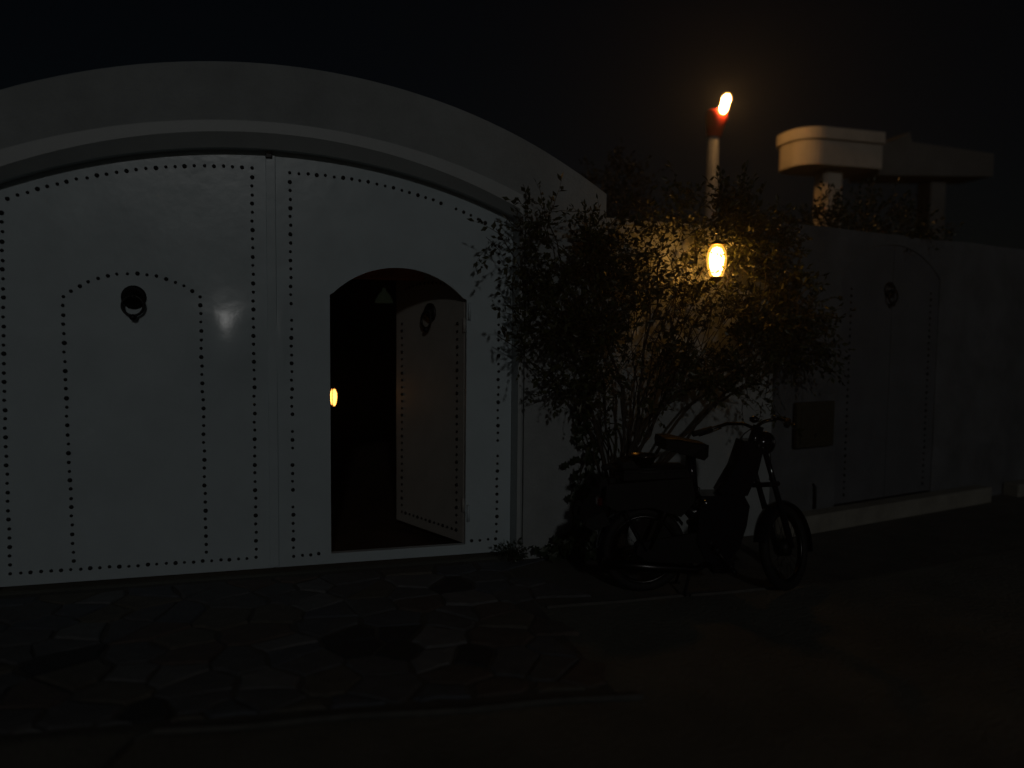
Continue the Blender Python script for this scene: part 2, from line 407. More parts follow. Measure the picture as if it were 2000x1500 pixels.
# studs
sm_ = MB().lathe([(.0102, 0), (.0102, .003), (.0072, .0072), (.0001, .009)], n=10, axis='Y').mesh("stud_small", M["stud"])
lg_ = MB().lathe([(.0130, 0), (.0130, .004), (.0092, .0092), (.0001, .0118)], n=10, axis='Y').mesh("stud_large", M["stud"])
cnt = [0]
def studs(parent, pts, sp=.0565, y=GY-.001, start=0, skip=(), disp=dent, big=3, face=None):
    L = [0]
    for i in range(len(pts)-1): L.append(L[-1]+math.dist(pts[i], pts[i+1]))
    n = max(1, round(L[-1]/sp)); k = start
    for i in range(n+1):
        d = L[-1]*i/n; j = 0
        while j < len(pts)-2 and L[j+1] < d: j += 1
        t = (d-L[j])/(L[j+1]-L[j]); x = pts[j][0]+(pts[j+1][0]-pts[j][0])*t + rnd.uniform(-.0025, .0025); z = pts[j][1]+(pts[j+1][1]-pts[j][1])*t+rnd.uniform(-.003, .003)
        if i not in skip:
            me = lg_ if (k % big == 0) else sm_
            inst("stud", me, parent, (x, y-(disp(x, z) if disp else 0), z), sc=rnd.uniform(.92, 1.1))
        k += 1
def arcpts(f, a, b_, n=24): return [(x, f(x)) for x in lin(a, b_, n)]
aL = circ(-0.7011, 3.3018, -0.315); aR = circ(-0.4294, 3.0147, 0.0985)
studs(ll, [(-1.688, .086), (-1.690, 1.0), (-1.670, 2.24)], start=1)
studs(ll, arcpts(aL, -1.637, -0.30), start=0)
studs(ll, [(-0.241, 2.600), (-0.243, .03)], start=2)
studs(ll, [(-0.30, .026), (-1.688, .032)], start=1)
aW = lambda x: 1.2975+math.sqrt(max(0, .6027**2-(x+.9497)**2))
studs(ll, [(-1.336, .085), (-1.352, 1.0), (-1.358, 1.69)], start=0)
studs(ll, [(-0.556, .085), (-0.559, 1.0), (-0.563, 1.71)], start=1)
studs(ll, arcpts(aW, -1.352, -0.568), start=1)
studs(rl, [(-0.004, 2.585), (-0.003, 1.3), (-0.002, .02)], start=2, skip=(16, 29, 33, 38))
studs(rl, arcpts(aR, .055, 1.425), start=1, skip=(18,))
studs(rl, [(1.426, 2.22), (1.428, 1.2), (1.424, .10)], start=0, skip=(27,))
studs(rl, [(.055, .022), (.165, .024)], start=1, sp=.045)
studs(rl, [(1.24, .045), (1.42, .048)], start=0)
# hinges on the wicket frame
for z in (0.25, 1.70):
    b = MB(); b.tube([(WX1+.018, GY-.012, z-.06), (WX1+.018, GY-.012, z+.06)], .011, 8); b.build("hinge", M["gate"], rl)

def knocker(parent, x, z, y, sc=1.0, T=None, ma=None):
    ma = ma or M["iron"]
    T0 = (T or Matrix()) @ Matrix.Translation((x, y, z)) @ Matrix.Scale(sc, 4)
    b = MB(); b.lathe([(.074, 0), (.074, .010), (.060, .018), (.034, .022), (.030, .045), (.0001, .052)], (0, 0, .035), 22, T=T0, axis='Y')
    p = b.build("knocker", ma, parent)
    b = MB(); b.torus((0, -.040, -.020), .062, .0085, T=T0, n=26); b.build("ring", ma, p)
    b = MB(); b.lathe([(.0001, -.022), (.018, -.014), (.024, 0), (.018, .014), (.0001, .022)], (0, -.040, -.092), 12, T=T0); b.build("striker", ma, p)
knocker(ll, -0.956, 1.715, GY-.002)

# wicket door, swung inwards
hx, hy = 1.186, 0.20
wd = thing("wicket_door", "narrow arched wicket door of the white gate, standing open inwards", "door", (hx, hy, 0))
ang = math.atan2(0.80, -0.37)
TW = Matrix.Rotation(ang, 4, 'Z')
WW = 0.90
wf = lambda u: .62+math.sqrt(max(0, 1.40**2-(u-.45)**2))
def wf2(u): return wf(min(max(u, .0), WW))
b = MB(); b.columns(lin(0.004, WW, 30), lambda x: .02, wf2, -0.0, .035, 40, lambda x, z: .002*nz_(x, z, 3, 9), T=None)
# local x runs from the hinge to the free edge; its outer face looks to local +y
vs = [Vector((v[0], -v[1], v[2])) for v in b.v]; b.v = [tuple(TW @ v) for v in vs]
b.build("sheet", M["doorin"], wd)
smW = bpy.data.meshes; TWf = ang
def dstud(u, z, k):
    p = TW @ Vector((u, .003, z)); inst("stud", lg_ if k % 3 == 0 else sm_, wd, p, (0, 0, ang+math.pi), 1.0)
k = 0
for u in (.075, WW-.09):
    z = .10
    while z < 1.66: dstud(u, z, k); z += .056; k += 1
for i in range(1, 14):
    u = .075+(WW-.165)*i/14; dstud(u, wf2(u)-.10, i)
for i in range(1, 13): dstud(.075+(WW-.165)*i/13, .10, i)
knocker(wd, 0.42, 1.66, -.002, T=TW @ Matrix.Rotation(math.pi, 4, 'Z') @ Matrix.Translation((-0.84, 0, 0)))
for z in (.3, 1.6):
    b = MB(); b.tube([(.0, -.005, z-.05), (0, -.005, z+.05)], .012, 8); b.build("hinge", M["doorin"], wd)

# ------------------------------------------------------------------ courtyard room behind the gate
inr = thing("gate_passage", "dark roofed passage seen through the open wicket doorway", "building")
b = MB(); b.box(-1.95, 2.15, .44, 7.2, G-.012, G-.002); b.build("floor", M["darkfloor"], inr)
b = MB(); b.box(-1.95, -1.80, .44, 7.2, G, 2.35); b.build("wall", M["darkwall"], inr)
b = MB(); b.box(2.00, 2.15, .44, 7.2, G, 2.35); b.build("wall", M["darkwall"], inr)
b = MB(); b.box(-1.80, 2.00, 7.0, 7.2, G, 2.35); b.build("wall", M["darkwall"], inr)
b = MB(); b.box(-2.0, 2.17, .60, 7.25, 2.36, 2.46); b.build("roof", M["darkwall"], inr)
b = MB(); b.box(.15, 1.16, .66, .78, 1.945, 2.03, c=.006); b.build("ghost_beam", M["ghost_beam"], inr)  # added bar, its red-brown standing in for a lens ghost streak
wn = thing("framed_window", "dark window with a faint pale frame on the far wall inside the doorway", "window", (1.22, 6.98, .55))
for (x0, x1, z0, z1) in ((-.24, .24, .19, .23), (-.24, .24, -.23, -.19), (-.24, -.20, -.19, .19), (.20, .24, -.19, .19)):
    b = MB(); b.box(x0, x1, -.05, 0, z0, z1, c=.004); b.build("frame", M["frame"], wn)
b = MB(); b.box(-.20, .20, -.02, 0, -.19, .19); b.build("pane", M["darkpane"], wn)
pl = thing("hanging_lamp", "faintly glowing pale green glass lamp hanging on a cord inside the open doorway", "lamp", (.777, 1.6, 1.90))
b = MB(); b.tube([(0, 0, .02), (0, 0, .26)], .004, 6); b.build("cord", M["frame"], pl)
b = MB(); b.lathe([(.012, .03), (.02, .0), (.05, -.03), (.075, -.08), (.08, -.10)], n=24); b.build("shade", M["paleglass"], pl)
b = MB(); b.lathe([(.0001, .045), (.012, .04), (.014, .03), (.0001, .025)], n=10); b.build("finial", M["chrome"], pl)
il = thing("indoor_lantern", "small amber lantern glowing just inside the left edge of the doorway", "lantern", (.340, 1.5, .992))
il.scale = (1.05, 1.05, 1.05)
b = MB(); b.lathe([(.008, -.075), (.022, -.055), (.032, -.01), (.030, .03), (.014, .062), (.006, .07)], n=20); b.build("glass", M["glass2"], il)
for k in range(5):
    a = k*2*math.pi/5+.5; b = MB()
    b.tube([(q*math.cos(a), q*math.sin(a), z) for q, z in ((.010, -.082), (.026, -.055), (.037, -.01), (.035, .03), (.017, .066))], .0045, 6); b.build("bar", M["iron"], il)
b = MB(); b.lathe([(.022, .062), (.018, .078), (.004, .092), (.0001, .10)], n=12); b.build("cap", M["iron"], il)
b = MB(); b.tube([(0, 0, .095), (0, 0, .16), (-.06, 0, .17), (-.12, 0, .15)], .005, 6)
b.tube([(-.12, -.01, .02), (-.12, -.01, .22)], .008, 6); b.tube([(-.12, -.01, .03), (-.12, -.01, -.98)], .008, 6); b.build("stand", M["iron"], il)

# ------------------------------------------------------------------ side wall behind the shrub
a6 = math.atan2(.165, 1.56)
sw = thing("garden_wall", "pale plastered wall behind the climbing shrub, right of the gateway", "wall", (2.178, .03, 0), a6)
b = MB(); b.columns(lin(.003, 1.572, 30), lambda x: G-.05, lambda x: 2.34+.012*nz_(x, 0, 2, 5), 0, .3, 40, wob); b.build("wall", M["plaster2"], sw)
b = MB(); b.columns(lin(.004, 1.57, 20), lambda x: 2.345, lambda x: 2.385+.006*nz_(x, 0, 3, 5), -.02, .33); b.build("coping", M["plaster2"], sw)

# ------------------------------------------------------------------ right wall with the second gate
a13 = R(13.577)
W2 = (3.744, .194, 0)
ow = thing("street_wall", "plastered wall with a second arched gate at the right edge, light falloff put into its dark grey", "wall", W2, a13)
o2 = lambda x: 1.35+math.sqrt(max(0, 1.02**2-(x-1.5)**2))
wob2 = lambda x, z: .010*nz_(x, z, .9, 6)+.004*nz_(x, z, 4, 7)
wtp = lambda x: 2.46+.02*nz_(x, 0, 1.3, 2)
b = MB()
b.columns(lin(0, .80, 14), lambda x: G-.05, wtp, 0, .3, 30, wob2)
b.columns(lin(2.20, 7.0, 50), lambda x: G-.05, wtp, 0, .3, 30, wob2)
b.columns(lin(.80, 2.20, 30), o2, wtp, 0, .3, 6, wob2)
b.build("wall", M["falloff_wall"], ow)
b = MB(); b.box(.06, 2.95, -.17, -.004, G-.03, .075, c=.012); b.build("plinth", M["plinth"], ow)
b = MB(); b.box(3.44, 5.6, -.17, -.004, G-.03, .055, c=.012); b.build("plinth", M["plinth"], ow)
g2 = thing("far_gate", "arched gate with a round knocker in the right-hand wall, light falloff put into its grey", "gate", W2, a13)
for (xa, xb) in ((.803, 1.497), (1.503, 2.197)):
    b = MB(); b.columns(lin(xa, xb, 20), lambda x: .085, lambda x: o2(x)-.002, .006, .09, 20, lambda x, z: .003*nz_(x, z, 2, 3)); b.build("leaf", M["falloff_gate"], g2)
b = MB(); b.box(.81, 2.19, .01, .06, .002, .080, c=.004); b.build("threshold", M["iron"], g2)
knocker(g2, 1.45, 1.93, .004, 1.0)
for xx_ in (.93, 2.07):
    z = .16
    k = 0
    while z < 1.98: inst("stud", lg_ if k % 3 == 0 else sm_, g2, (xx_, .004, z)); z += .058; k += 1
mb_ = thing("meter_box", "flat brownish steel meter box on the wall behind the moped's front wheel", "box", W2, a13)
b = MB(); b.box(.24, .70, -.055, -.008, .62, 1.0, c=.008); b.build("case", M["box"], mb_)
b = MB(); b.box(.275, .665, -.062, -.0555, .655, .965, c=.002); b.build("door", M["box"], mb_)
b = MB(); b.lathe([(.012, 0), (.012, .006), (.0001, .008)], (.45, -.062, .72), 10, axis='Y'); b.build("lock", M["iron"], mb_)
b = MB(); b.tube([(.53, -.02, .085), (.53, -.02, .27), (.53, .01, .29)], .012, 8); b.build("drain_pipe", M["iron"], None, W2, a13, label="short dark pipe low on the grey wall below the meter box", category="pipe")

# ------------------------------------------------------------------ wall lantern in the shrub
LX, LY, LZ = 2.964, -.20, 2.070
wl = thing("wall_lantern", "lit oval glass lantern with a brass cap glowing among the shrub leaves", "lantern", (LX, LY, LZ))
b = MB(); b.lathe([(.040, -.105), (.054, -.075), (.068, -.025), (.072, .03), (.066, .08), (.050, .115), (.030, .135)], n=28); gs_ = b.build("glass", M["shell"], wl)
b = MB(); b.lathe([(.012, -.098), (.030, -.080), (.048, -.03), (.054, .03), (.047, .075), (.030, .105), (.0001, .118)], n=28); b.build("bulb", M["glass"], gs_)
b = MB(); b.lathe([(.0001, -.150), (.010, -.145), (.012, -.135), (.030, -.125), (.047, -.100), (.0455, -.098), (.0001, -.104)], n=24); b.build("base", M["brass"], wl)
b = MB(); b.lathe([(.062, .131), (.060, .137), (.036, .150), (.016, .160), (.012, .180), (.017, .190), (.008, .202), (.0001, .210)], n=24); b.build("cap", M["brass"], wl)
b = MB(); b.torus((0, 0, .222), .016, .0035, n=16, k=6); b.build("hook", M["brass"], wl)
b = MB(); b.tube([(0, 0, .235), (0, .02, .262), (0, .10, .285), (0, .20, .27), (0, .28, .21), (0, .305, .15)], .008, 8)
b.tube([(0, .30, .02), (0, .30, .28)], .014, 8); b.build("bracket", M["iron"], wl)

# ------------------------------------------------------------------ lamp on the pole behind the wall
pp = thing("pole_lamp", "bright lamp with a red hood on top of a grey pole behind the wall", "lamp post", (4.77, 2.99, G))
b = MB(); b.tube([(0, 0, 0), (0, 0, 3.92)], [.085, .068], 14); b.build("pole", M["pole"], pp)
b = MB(); b.lathe([(.05, 0), (.085, .05), (.125, .24), (.125, .30), (.11, .32), (.0001, .33)], n=20, T=Matrix.Translation((.0, 0, 3.90)) @ Matrix.Rotation(R(8), 4, 'Y')); b.build("hood", M["red"], pp)
TB = Matrix.Translation((.065, -.13, 4.275)) @ Matrix.Rotation(R(17), 4, 'Y')
b = MB(); b.lathe([(.0001, -.135), (.042, -.115), (.064, -.06), (.056, 0), (.066, .06), (.042, .115), (.0001, .135)], n=24, T=TB); gs_ = b.build("globe", M["shell2"], pp)
b = MB(); b.lathe([(.0001, -.115), (.030, -.098), (.046, -.055), (.040, 0), (.048, .055), (.030, .098), (.0001, .115)], n=24, T=TB); b.build("bulb", M["bulb"], gs_)
b = MB(); b.tube([(.03, -.06, 4.14), (.035, -.10, 4.17), (.04, -.13, 4.20)], .016, 8); b.build("socket", M["iron"], pp)

# ------------------------------------------------------------------ canopy
cn = thing("concrete_canopy", "raised concrete canopy roof on a column, its left end lit orange by the pole lamp", "canopy")
def rounded(x0, x1, y0, y1, r, n=8):
    p = [(x1, y0), (x1, y1)]
    for i in range(n+1): a = math.pi/2+math.pi/2*i/n; p.append((x0+r+r*math.cos(a), y1-r+r*math.sin(a)))
    for i in range(n+1): a = math.pi+math.pi/2*i/n; p.append((x0+r+r*math.cos(a), y0+r+r*math.sin(a)))
    return p
def slab(b, poly, z0, z1):
    n = len(poly); b.add([(x, y, z0) for x, y in poly]+[(x, y, z1) for x, y in poly], [tuple(range(n)), tuple(range(n, 2*n))]+[(i, (i+1) % n, n+(i+1) % n, n+i) for i in range(n)])
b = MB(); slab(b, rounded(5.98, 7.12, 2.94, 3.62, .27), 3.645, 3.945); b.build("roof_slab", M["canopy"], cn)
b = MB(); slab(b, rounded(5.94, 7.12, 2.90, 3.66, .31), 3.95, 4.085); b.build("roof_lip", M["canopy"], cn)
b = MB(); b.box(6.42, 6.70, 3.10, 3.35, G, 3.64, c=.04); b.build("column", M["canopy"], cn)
cn2 = thing("far_canopy", "stepped concrete roof edge to the right of the lit canopy, dimmed in its colour", "roof")
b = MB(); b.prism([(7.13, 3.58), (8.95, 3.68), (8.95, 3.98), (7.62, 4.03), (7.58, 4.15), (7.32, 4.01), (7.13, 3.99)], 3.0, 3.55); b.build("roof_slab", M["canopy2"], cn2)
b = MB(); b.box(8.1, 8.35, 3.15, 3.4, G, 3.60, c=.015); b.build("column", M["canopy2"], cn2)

# ------------------------------------------------------------------ foliage
def leafq(b, p, d, nrm, L, W):
    d = d.normalized(); s_ = d.cross(nrm)
    if s_.length < 1e-4: s_ = d.orthogonal()
    s_.normalize(); u = s_.cross(d)
    a = p; m1 = p+d*L*.45+s_*W*.5+u*W*.18; m2 = p+d*L*.45-s_*W*.5+u*W*.18; t = p+d*L; c = p+d*L*.5
    b.add([a, m1, t, m2, c], [(0, 1, 4), (1, 2, 4), (2, 3, 4), (3, 0, 4)])
def rv(r=rnd): return Vector((r.gauss(0, 1), r.gauss(0, 1), r.gauss(0, 1))).normalized()
def twig(bl, bs, p, d, L, nl, ls, rad=.0025):
    pts = [p]; q = p.copy(); dd = d.normalized()
    for i in range(4):
        dd = (dd+rv()*.28+Vector((0, 0, -.07))).normalized(); q = q+dd*L/4; pts.append(q)
    bs.tube(pts, [rad, rad*.9, rad*.8, rad*.6, rad*.35], 4, cap=False)
    for i in range(nl):
        t = (i+.6)/nl*4; j = min(3, int(t)); pt = pts[j].lerp(pts[j+1], t-j)
        ld = (dd*.6+rv()*.9).normalized(); leafq(bl, pt, ld, rv(), ls*rnd.uniform(.6, 1.25), ls*rnd.uniform(.4, .62))
    leafq(bl, pts[-1], dd, rv(), ls, ls*.5)
shrub = thing("climbing_shrub", "big dark climbing shrub with airy sprays of small leaves covering the wall", "shrub", (2.25, -.2, G))
def P(x, y, z): return Vector((x-2.25, y+.2, z-G))
lobes = [  # x, z, rx, rz, ntwigs, y-centre
 (1.84, 1.98, .27, .27, 190, -.20), (1.78, 1.66, .24, .20, 110, -.20), (1.97, 1.38, .26, .20, 150, -.22), (2.10, 1.72, .22, .30, 130, -.2),
 (2.05, 2.16, .30, .13, 90, -.16), (1.60, 2.20, .12, .09, 18, -.16), (1.66, 2.33, .09, .07, 10, -.16), (1.42, 2.19, .08, .03, 6, -.14), (1.27, 2.21, .04, .02, 2, -.12),
 (1.52, 1.60, .14, .06, 18, -.16), (1.38, 1.55, .05, .03, 3, -.14), (1.56, 1.42, .10, .08, 14, -.16), (1.82, 1.13, .10, .08, 16, -.2),
 (2.33, 1.50, .20, .28, 70, -.18), (2.30, 2.10, .20, .16, 36, -.12), (2.62, 2.25, .22, .12, 34, -.10), (2.48, 1.85, .20, .25, 34, -.14),
 (2.92, 2.42, .30, .10, 60, -.06), (3.32, 2.40, .22, .13, 60, -.04), (3.20, 2.10, .24, .22, 90, -.08), (2.62, 2.02, .18, .18, 44, -.12), (2.95, 1.78, .28, .10, 60, -.2),
 (3.02, 1.46, .34, .22, 190, -.25), (3.42, 1.62, .30, .24, 150, -.20), (3.60, 1.95, .26, .24, 90, -.05), (3.80, 1.60, .26, .20, 80, -.02), (4.02, 1.72, .20, .10, 30, .06), (3.84, 1.36, .18, .12, 30, .02),
 (2.66, 1.42, .20, .24, 60, -.18), (2.27, 1.13, .09, .18, 34, -.2), (2.85, 1.16, .28, .09, 44, -.24), (3.22, 1.20, .26, .13, 60, -.22), (2.55, 1.16, .15, .07, 16, -.22),
 (2.72, 2.22, .16, .14, 46, -.08), (2.95, 2.36, .26, .09, 60, -.06), (3.14, 2.22, .15, .20, 70, -.08), (3.42, 2.22, .18, .22, 80, -.02), (3.55, 2.0, .12, .3, 60, -.02), (2.70, 1.85, .16, .16, 40, -.10)]
fb = MB(); tb = MB()
for (x, z, rx, rz, n, yc) in lobes:
    subs = [(rnd.uniform(-.95, .95), rnd.uniform(-.95, .95)) for _ in range(max(3, n//13))]
    for i in range(int(n*(.62 if 1.9 < x < 2.9 else .76))):
        a_ = rnd.choice(subs); u, v = a_[0]+rnd.gauss(0, .17), a_[1]+rnd.gauss(0, .17)
        yw = yc+rnd.uniform(-.15, .15)
        yw = min(yw, -.03 if x+rx*u < 2.2 else .0)
        if math.hypot(x+rx*u-LX, z+rz*v-LZ) < .17 and yw < LY+.12: continue
        d = Vector((u*.8+rnd.gauss(0, .4), rnd.uniform(-.5, .15), v*.6+rnd.gauss(.15, .45)))
        twig(fb, tb, P(x+rx*u, yw, z+rz*v), d, rnd.uniform(.09, .30), rnd.randint(5, 10), rnd.choice([.036, .046, .058]))
def bez(a, b_, c, n=9):
    return [a*(1-t)**2+b_*2*t*(1-t)+c*t*t for t in lin(0, 1, n)]
def bend(pts_, amp):
    ph = [rnd.uniform(0, 6.3) for _ in range(4)]
    return [p + Vector((amp*math.sin(ph[0]+i*1.1)+amp*.6*math.sin(ph[1]+i*2.3), amp*.4*math.sin(ph[2]+i*1.7), 0)) if i else p for i, p in enumerate(pts_)]
for i in range(22):
    lb = lobes[(i*5) % len(lobes)]; bx_ = 2.20+rnd.uniform(-.05, .09)
    pt = bend(bez(P(bx_, -.16+rnd.uniform(-.05, .04), G-.02), P(2.28+rnd.uniform(-.22, .25), -.12, rnd.uniform(.8, 1.4)), P(lb[0]+rnd.uniform(-.1, .1), lb[5]+.06, lb[1]+rnd.uniform(-.1, .1)), 14), .022)
    b = MB(); r1 = rnd.choice([.006, .007, .008, .010, .016]); b.tube(pt, [r1*(1-.6*k/13) for k in range(14)], 6); b.build("stem", M["bark"], shrub)
for i in range(60):        # arching bare runners
    x0, z0 = rnd.uniform(2.0, 3.5), rnd.uniform(1.0, 1.7); x1 = x0+rnd.uniform(-.35, .35)
    tb.tube(bez(P(x0, -.2, z0), P((x0+x1)/2+.05, -.28, z0+.35), P(x1, -.2, z0+rnd.uniform(.2, .5)), 6), .003, 4, cap=False)
fb.build("foliage", M["leaf"], shrub, recalc=False, kind="stuff")
tb.build("twigs", M["bark"], shrub, recalc=False, kind="stuff")

# ivy vine hanging down left of the moped, each leaf a piece
def ivymesh(nm, ma):
    pol = [(0, 0), (.30, .12), (.55, .02), (.42, .38), (.50, .62), (.18, .70), (0, 1.0), (-.18, .70), (-.50, .62), (-.42, .38), (-.55, .02), (-.30, .12)]
    b = MB(); n = len(pol); vs = [(x, y, -.12*abs(x)) for x, y in pol]+[(0, .42, .05)]
    b.add(vs, [(i, (i+1) % n, n) for i in range(n)]); return b.mesh(nm, ma, False)
ivm = ivymesh("ivy_leaf", M["leaf2"])
def ileaf(parent, p, sz, flat=.6):
    e = (R(90)+rnd.uniform(-.6, .6), rnd.uniform(-3.1, 3.1), rnd.uniform(-.7, .7)); inst("leaf", ivm, parent, p, e, sz)
vine = thing("ivy_vine", "thin ivy vine with big leaves hanging down the wall between gateway and moped", "vine", (1.98, -.06, G))
pth = [(2.00, 1.22), (2.04, 1.12), (1.99, 1.02), (2.0, .92), (1.97, .84), (2.02, .74), (2.03, .64), (1.98, .56), (1.99, .48), (1.95, .38), (1.93, .28), (1.96, .16), (1.98, .05), (1.97, -.05)]
vp = [Vector((x-1.98, -.03 if i % 2 else 0, z-G)) for i, (x, z) in enumerate(pth)]
b = MB(); b.tube(vp, .006, 6); b.build("stem", M["bark"], vine)
for i in range(74):
    t = rnd.uniform(0, 10.6); j = int(t); p = vp[j].lerp(vp[j+1], t-j)
    wdt = .05 if j < 6 else .085
    ileaf(vine, (p.x+rnd.gauss(0, wdt*.6), p.y+rnd.uniform(-.05, .0), p.z+rnd.gauss(0, .02)), rnd.uniform(.045, .075))
gi = thing("ground_ivy", "low dark ivy clump on the ground at the wall foot behind the moped's rear wheel", "plant", (1.97, -.12, G))
for i in range(110):
    x = rnd.gauss(0, .13); h = .17*math.exp(-(x/.20)**2)
    ileaf(gi, (x, rnd.uniform(-.10, .06), rnd.uniform(.01, .05+h)), rnd.uniform(.045, .075))
for i in range(7):
    b = MB(); x = rnd.uniform(-.22, .2); b.tube(bez(Vector((x*.5, 0, 0)), Vector((x, 0, .08)), Vector((x*1.3, -.03, .12)), 5), .003, 5); b.build("stem", M["bark"], gi)
wp = thing("wall_weed", "small dark weed growing at the foot of the gate's right jamb", "plant", (1.48, -.05, G))
b = MB(); b2 = MB()
for i in range(26):
    x = rnd.gauss(0, .06); twig(b, b2, Vector((x*.4, rnd.uniform(-.03, .02), 0)), Vector((x*5, rnd.uniform(-.3, .1), 1)), rnd.uniform(.06, .16), 6, .034)
b.build("foliage", M["leaf2"], wp, recalc=False, kind="stuff"); b2.build("twigs", M["bark"], wp, recalc=False, kind="stuff")

def bush(name, label, cat, base, lobes_, ls, ma, trunk_h):
    t = thing(name, label, cat, base); f = MB(); q = MB()
    for (x, y, z, rx, ry, rz, n) in lobes_:
        for i in range(n):
            d = rv(); r = rnd.random()**.4; p = Vector((x+d.x*rx*r, y+d.y*ry*r, z+d.z*rz*r))
            twig(f, q, p, d+Vector((0, 0, .3)), rnd.uniform(.12, .3), 8, ls)
        b = MB(); b.tube(bez(Vector((0, 0, 0)), Vector((x*.2, y*.2, z*.6)), Vector((x, y, z)), 6), [.035, .03, .025, .02, .015, .008], 6); b.build("trunk" if x == lobes_[0][0] else "branch", M["bark"], t)
    f.build("crown", ma, t, recalc=False, kind="stuff"); q.build("twigs", M["bark"], t, recalc=False, kind="stuff")
    return t
bush("garden_tree", "dim brownish tree top showing above the wall right of the gateway arch", "tree", (3.0, 1.8, G), [(-.1, 0, 2.8, .30, .3, .35, 130), (.12, 0, 3.0, .20, .25, .28, 90), (-.3, .1, 2.6, .3, .3, .2, 60)], .05, M["leaf3"], 2)
bush("hedge_bush", "dark bush spilling over the top of the grey wall under the canopy", "bush", (5.3, 1.2, G), [(-.55, -.25, 2.55, .45, .25, .22, 150), (.0, -.2, 2.60, .5, .3, .25, 170), (.6, 0, 2.55, .4, .25, .18, 90)], .05, M["leaf2"], 2)

# ------------------------------------------------------------------ moped
mp = thing("moped", "black moped parked on its stand in front of the wall with its front wheel turned", "moped", (2.10, -.88, G), R(-12))
def wheel(name, T, drum=True):
    b = MB(); b.torus((0, 0, 0), .238, .032, T=T, n=40, k=10, sy=1.0); t = b.build("wheel", M["rubber"], mp)
    b = MB(); b.torus((0, 0, 0), .208, .013, T=T, n=40, k=8, sy=1.5); b.build("rim", M["chromed"], t)
    b = MB(); b.lathe([(.045, -.05), (.055, -.04), (.055, .03), (.02, .05)], T=T, n=18, axis='Y'); b.build("hub", M["engine"], t)
    b = MB()
    for k in range(24):
        a = k*2*math.pi/24; a2 = a+(.35 if k % 2 else -.35); sy = .025 if k % 4 < 2 else -.025
        b.tube([(.05*math.cos(a2), sy, .05*math.sin(a2)), (.20*math.cos(a), 0, .20*math.sin(a))], .0016, 4, T=T)
    b.build("spokes", M["chromed"], t, kind="stuff")
    return t
RW = Matrix.Translation((0, 0, .27)); wheel("wheel", RW)
# steered front assembly
top = Vector((.665, 0, 1.0)); axl = Vector((.885, 0, .27)); ax = (axl-top).normalized()
ST = Matrix.Translation(top) @ Matrix.Rotation(R(-40), 4, ax) @ Matrix.Translation(-top)
wheel("wheel", ST @ Matrix.Translation(axl+Vector((.035, 0, 0))))
FW = axl+Vector((.035, 0, 0))
for sy in (-.055, .055):
    b = MB(); b.tube([(.70, sy, .93), (.80, sy, .63), (.89, sy, .36), FW+Vector((0, sy, 0))], [.017, .018, .021, .016], 10, T=ST); b.build("fork_leg", M["blackpaint"], mp)
b = MB(); b.box(.63, .76, -.07, .07, .90, .935, T=ST, c=.008); b.build("fork_yoke", M["blackpaint"], mp)
b = MB(); b.box(.72, .84, -.07, .07, .66, .69, T=ST, c=.008); b.build("fork_yoke", M["blackpaint"], mp)
def arcfender(b, cen, r, a0, a1, hw, T, n=16, curl=.022):
    vs = []; k = 7
    for i in range(n+1):
        a = a0+(a1-a0)*i/n
        for j in range(k):
            y = -hw+2*hw*j/(k-1); rr = r-curl*(abs(y)/hw)**2.2
            vs.append(T @ (cen+Vector((rr*math.cos(a), y, rr*math.sin(a)))))
    o = len(vs)
    for i in range(n+1):
        a = a0+(a1-a0)*i/n
        for j in range(k):
            y = -hw+2*hw*j/(k-1); rr = r-.003-curl*(abs(y)/hw)**2.2
            vs.append(T @ (cen+Vector((rr*math.cos(a), y, rr*math.sin(a)))))
    fs = []
    for i in range(n):
        for j in range(k-1):
            q = (i*k+j, (i+1)*k+j, (i+1)*k+j+1, i*k+j+1); fs += [q, tuple(o+t for t in reversed(q))]
        for j in (0, k-1): fs.append((i*k+j, (i+1)*k+j, o+(i+1)*k+j, o+i*k+j))
    b.add(vs, fs, True)
b = MB(); arcfender(b, FW, .298, R(-12), R(168), .052, ST, 26); b.build("front_fender", M["blackpaint"], mp)
b = MB(); arcfender(b, Vector((0, 0, .27)), .300, R(35), R(205), .055, Matrix(), 26)
b.build("rear_fender", M["blackpaint"], mp)
# mud flap with reflector sticking out at the back
b = MB(); b.prism([(-.26, .52), (-.22, .44), (-.33, .40), (-.375, .43), (-.36, .475)], -.05, .05); b.build("mud_flap", M["rubber"], mp)
b = MB(); b.box(-.30, -.265, -.04, .04, .55, .60, c=.008); b.build("tail_lamp", M["redlens"], mp)
# frame
b = MB(); b.tube([(.675, 0, .93), (.66, 0, .86), (.56, 0, .68), (.44, 0, .53), (.30, 0, .50), (.24, 0, .56), (.25, 0, .78)], [.045, .062, .066, .06, .05, .04, .03], 12); b.build("frame", M["blackpaint"], mp)
b = MB(); b.tube([(.715, 0, 1.045), (.655, 0, .86)], .034, 12); b.build("headstock", M["blackpaint"], mp)
b = MB(); b.prism([(.60, .96), (.70, .96), (.72, .90), (.69, .76), (.63, .62), (.50, .60), (.46, .64), (.55, .80)], -.075, .075); b.build("leg_shield", M["blackpaint"], mp)
